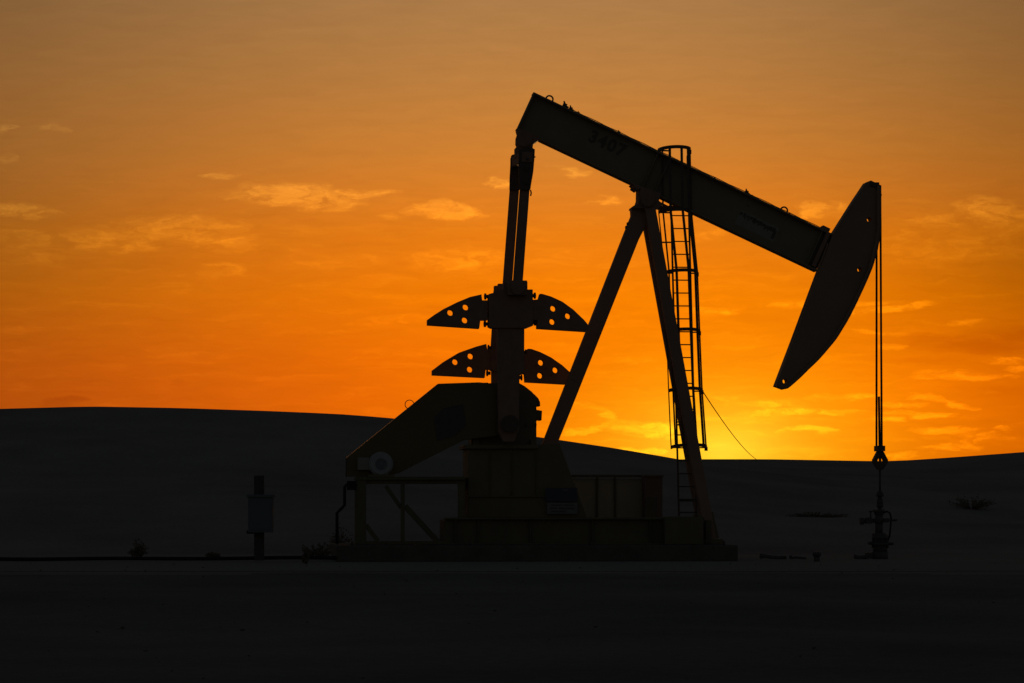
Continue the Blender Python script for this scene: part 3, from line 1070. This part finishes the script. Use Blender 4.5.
daz = mth('SUBTRACT', az, mth('MULTIPLY_ADD', sstep(el, 1.5, 8.0), -1.4, 2.5))      # the glow leans south with height
right = mth('GREATER_THAN', daz, 0.0)
fall = mth('DIVIDE', 1.0, mth('ADD', 1.0, mth('POWER', mth('ABSOLUTE', mth('DIVIDE', daz, mth('MULTIPLY_ADD', right, -1.9, 12.5))), 2.2)))
glow_sky = vscale(rp.outputs['Color'], fall)
# the far left of the afterglow goes a little greyer
side = mth('MULTIPLY', mth('MULTIPLY', mth('SUBTRACT', 1.0, fall), sstep(el, -1.0, 1.5)), mth('SUBTRACT', 1.0, right))
glow_sky = vadd(glow_sky, vscale((0.0, 0.009, 0.012), mth('MULTIPLY', side, fall)))
# yellow glow round the set sun
sa, se = direction(SUN_PX, 450)
gx = mth('DIVIDE', mth('SUBTRACT', az, sa), 88 / PPD); gy = mth('DIVIDE', mth('SUBTRACT', el, se), 47 / PPD)
gr = mth('SQRT', mth('ADD', mth('ADD', mth('MULTIPLY', gx, gx), mth('MULTIPLY', gy, gy)), 0.04))
gl = mth('EXPONENT', mth('MULTIPLY', gr, -1.0))
glow_sky = vadd(glow_sky, vscale((0.35, 0.68, 0.002), gl))
glow_sky = vadd(glow_sky, vscale((0.0, 0.0, 0.045), mth('MULTIPLY', gl, gl)))

# broad uneven patches of the afterglow
def patch(px, py, a, b):
    u0, v0 = direction(px, py)
    x = mth('DIVIDE', mth('SUBTRACT', az, u0), a / PPD); y = mth('DIVIDE', mth('SUBTRACT', el, v0), b / PPD)
    return mth('EXPONENT', mth('MULTIPLY', mth('MULTIPLY_ADD', x, x, mth('MULTIPLY', y, y)), -1.0))


glow_sky = vmul(glow_sky, vadd((1, 1, 1), vscale((-0.17, -0.03, 0.25), patch(-40, 235, 190, 105))))
glow_sky = vmul(glow_sky, vadd((1, 1, 1), vscale((-0.20, -0.16, -0.1), patch(1060, 270, 120, 60))))
glow_sky = vadd(glow_sky, vscale((0.15, 0.028, 0.0), patch(900, 405, 150, 60)))

# ---- clouds, by compass direction
uv = comb(az, mth('MULTIPLY', el, 3.0))
_, wcol = nz(uv, 0.9, 4, 0.6)
wv = vadd(wcol, (-0.5, -0.5, -0.5))
ws = N.new('ShaderNodeSeparateXYZ'); L.new(wv, ws.inputs[0])
uw = mth('ADD', az, mth('MULTIPLY', ws.outputs['X'], 1.7))
vw = mth('ADD', el, mth('MULTIPLY', ws.outputs['Y'], 0.36))
tex, _ = nz(comb(uw, mth('MULTIPLY', vw, 2.3)), 2.3, 7, 0.62)
streak, _ = nz(comb(uw, mth('MULTIPLY', vw, 7.0)), 0.8, 4, 0.6)

# px, py, half width, half height, tilt, strength
BRIGHT = [
    (285, 194, 60, 11, 0.0, 1.2), (350, 196, 40, 7, -0.10, 1.1), (252, 192, 26, 9, 0.0, 1.0), (325, 204, 40, 7, 0, .9), (330, 187, 14, 6, 0, .8), (448, 211, 36, 9, 0.0, 1.2), (440, 204, 14, 7, 0, .9), (395, 217, 14, 5, 0, .6), (495, 182, 15, 6, 0, 1.15),
    (228, 175, 16, 4, 0, .95), (6, 129, 12, 5, 0, .95), (48, 129, 22, 3, 0, .55), (6, 157, 12, 5, 0, .7), (14, 209, 36, 9, 0, 0.95), (40, 214, 24, 6, 0, .9), (20, 238, 45, 10, 0, .6), (35, 258, 40, 8, 0, .5),
    (112, 241, 60, 13, 0.0, .75), (175, 228, 70, 14, -0.03, .8), (215, 240, 50, 12, 0.1, .7), (150, 220, 40, 7, 0, .5), (225, 272, 24, 8, 0, .6), (330, 262, 60, 9, 0, .4), (462, 259, 55, 11, -0.04, .75),
    (565, 171, 18, 6, 0.03, .9), (605, 199, 17, 6, 0, 1.0), (560, 255, 30, 6, 0, .45), (390, 321, 50, 5, -.03, .5), (372, 319, 10, 3, 0, .6), (412, 323, 16, 3, 0, .6),
    (812, 210, 17, 8, 0, 1.1), (842, 208, 24, 9, -0.1, .8), (985, 208, 32, 10, 0.05, 1.1), (1010, 218, 45, 14, 0.12, .75), (930, 220, 40, 10, 0, .65), (950, 245, 95, 24, 0, .5),
    (800, 306, 44, 5, 0.05, .85), (868, 302, 26, 4, 0, .8), (900, 308, 34, 3.5, -0.03, 1.3), (845, 312, 34, 5, 0.0, .9), (960, 321, 30, 3.5, 0, .8), (880, 331, 34, 3, .1, .7),
    (893, 347, 14, 3, 0, .8), (1008, 361, 28, 4, 0, 1.1), (1016, 368, 16, 3.5, 0, .9), (965, 376, 42, 5, -0.03, 1.1), (940, 372, 30, 4, 0, .7),
    (927, 398, 26, 3.5, .05, 1.1), (955, 403, 24, 3.5, .15, 1.2), (898, 404, 20, 3, 0, 1.1), (800, 412, 62, 3.5, 0, 1.0), (845, 397, 34, 4, 0, .7), (887, 420, 22, 3.5, 0, 1.3), (910, 412, 24, 3, 0, .9), (934, 414, 18, 4, -.1, 1.3),
    (945, 431, 34, 5, 0.0, 1.2), (992, 438, 32, 4.5, .05, 1.0), (1010, 430, 12, 3, 0, 1.0), (953, 447, 30, 4.5, 0, 1.1), (972, 443, 12, 4, 0, .9), (912, 455, 18, 4, 0, .9),
    (807, 430, 22, 4, 0, 1.2), (770, 405, 46, 6, 0, .6), (735, 398, 30, 5, 0, .5),
    (645, 428, 32, 9, 0, 1.2), (655, 434, 26, 5, 0, .9), (600, 426, 22, 4.5, -0.15, 1.0), (575, 432, 30, 4, -.1, 1.1), (610, 416, 14, 5, .3, 1.0), (590, 408, 22, 3, .2, .7), (640, 452, 36, 4, .05, 1.0),
    (745, 417, 60, 7, .02, .45), (715, 311, 30, 5, 0, .8), (630, 360, 40, 5, 0, .45), (610, 320, 40, 5, 0, .35), (575, 300, 30, 5, 0, .4), (690, 395, 40, 5, 0, .35),
    (560, 345, 26, 4, 0, .4), (700, 232, 20, 8, 0, .7), (470, 355, 60, 6, 0, .25),
]
DARK = [(965, 343, 90, 11, .03, .9), (1015, 335, 60, 12, 0, .8), (1000, 392, 50, 9, 0, .5), (925, 360, 60, 5, 0, .5), (62, 401, 20, 4, -.1, .8), (186, 383, 14, 4, 0, .45), (130, 250, 190, 34, 0, .12),
        (650, 320, 70, 5, .05, .35), (760, 318, 60, 6, .04, .4), (180, 130, 170, 60, 0, .25), (960, 165, 100, 30, 0, .25)]


SHEAR = {}


def sheared(k):
    """cloud coordinates leaned by k, shared by all clouds with that lean"""
    k = round(k * 20) / 20.0
    if k not in SHEAR:
        SHEAR[k] = comb(uw, mth('MULTIPLY_ADD', uw, k, vw) if k else vw)
    return k, SHEAR[k]


def blobs(lst):
    acc = None
    for px, py, a, b, k, w in lst:
        u0, v0 = direction(px, py)
        k, vec = sheared(k)
        ia = PPD / a; ib = PPD / b
        n = N.new('ShaderNodeVectorMath'); n.operation = 'MULTIPLY_ADD'
        L.new(vec, n.inputs[0]); n.inputs[1].default_value = (ia, ib, 0); n.inputs[2].default_value = (-u0 * ia, -(v0 + k * u0) * ib, 0)
        d = N.new('ShaderNodeVectorMath'); d.operation = 'DOT_PRODUCT'
        L.new(n.outputs[0], d.inputs[0]); L.new(n.outputs[0], d.inputs[1])
        s = mth('MULTIPLY_ADD', d.outputs['Value'], -0.62 * w, w)
        acc = s if acc is None else mth('MAXIMUM', acc, s)
    return mth('MAXIMUM', acc, 0.0)


lump, _ = nz(comb(uw, mth('MULTIPLY', vw, 1.7)), 3.0, 5, 0.6)
fb = mth('MULTIPLY', blobs(BRIGHT), mth('MULTIPLY_ADD', mth('SUBTRACT', tex, 0.5), 3.7, 0.90))
mb = mth('MULTIPLY', sstep(fb, 0.05, 1.35), mth('MULTIPLY_ADD', lump, 1.7, 0.28))
# thin ragged veils low over the whole west
veil, _ = nz(comb(mth('MULTIPLY', uw, 0.55), mth('MULTIPLY', vw, 4.6)), 1.0, 7, 0.66)
low = mth('MULTIPLY', mth('SUBTRACT', 1.0, sstep(el, 4.5, 7.5)), sstep(veil, 0.50, 0.78))
mb = mth('MAXIMUM', mb, mth('MULTIPLY', low, 0.38))
fd = mth('MULTIPLY', blobs(DARK), mth('MULTIPLY_ADD', mth('SUBTRACT', streak, 0.5), 1.6, 0.9))
md = mth('MAXIMUM', sstep(fd, 0.08, 1.0), mth('MULTIPLY', mth('MULTIPLY', sstep(mth('SUBTRACT', 1.0, veil), 0.52, 0.80), 0.42), mth('SUBTRACT', 1.0, sstep(el, 5.0, 8.0))))
# very faint streaky texture over the whole glow
soft = mth('MULTIPLY_ADD', mth('SUBTRACT', streak, 0.5), 0.20, 1.0)
glow_sky = vscale(glow_sky, soft)
glow_sky = vmul(glow_sky, vadd((1, 1, 1), vscale((0.40, 0.52, 0.40), mb)))
glow_sky = vadd(glow_sky, vscale((0.0, 0.010, 0.002), mth('MULTIPLY', mb, fall)))
glow_sky = vmul(glow_sky, vadd((1, 1, 1), vscale((-0.18, -0.28, -0.2), md)))

bg1 = N.new('ShaderNodeBackground'); L.new(glow_sky, bg1.inputs['Color']); bg1.inputs['Strength'].default_value = 1.0
# the rest of the dusk sky: the real atmosphere, very dim
sky = N.new('ShaderNodeTexSky'); sky.sky_type = 'NISHITA'; sky.sun_disc = False
sky.sun_elevation = SUN_EL; sky.sun_rotation = SUN_AZ
sky.dust_density = 1.0; sky.ozone_density = 2.0
bg2 = N.new('ShaderNodeBackground'); L.new(vmul(sky.outputs['Color'], (1.16, 0.91, 0.77)), bg2.inputs['Color']); bg2.inputs['Strength'].default_value = 0.057
# the afterglow fills the west; round it the plain dusk sky takes over
west = mth('MULTIPLY', mth('SUBTRACT', 1.0, sstep(mth('ABSOLUTE', daz), 20.0, 50.0)), mth('SUBTRACT', 1.0, sstep(el, 13.0, 34.0)))
mixs = N.new('ShaderNodeMixShader'); L.new(west, mixs.inputs['Fac']); L.new(bg2.outputs[0], mixs.inputs[1]); L.new(bg1.outputs[0], mixs.inputs[2])
L.new(mixs.outputs[0], out.inputs['Surface'])

# ------------------------------------------------------------------ sun: just behind the dune line
sl = bpy.data.lights.new('sun', 'SUN'); sl.energy = 0.6; sl.angle = math.radians(0.6); sl.color = (1.0, 0.52, 0.18)
so = bpy.data.objects.new('sun', sl); COL.objects.link(so)
dirv = Vector((math.sin(SUN_AZ) * math.cos(SUN_EL), math.cos(SUN_AZ) * math.cos(SUN_EL), math.sin(SUN_EL)))
so.rotation_euler = dirv.to_track_quat('Z', 'Y').to_euler()
so.location = (20, 60, 30)

# ------------------------------------------------------------------ camera
cd = bpy.data.cameras.new('camera'); cam = bpy.data.objects.new('camera', cd); COL.objects.link(cam)
cam.location = (0, -D, EYE); cam.rotation_euler = (math.radians(90), 0, 0)
cd.sensor_width = 36; cd.lens = F * 36 / 1024
cd.shift_y = (HOR - 341.5) / 1024
cd.clip_start = 0.5; cd.clip_end = 8000
SC.camera = cam

SC.render.engine = 'CYCLES'
SC.cycles.use_denoising = True
SC.cycles.max_bounces = 6
SC.view_settings.view_transform = 'Standard'
SC.view_settings.look = 'None'
SC.view_settings.exposure = 0; SC.view_settings.gamma = 1
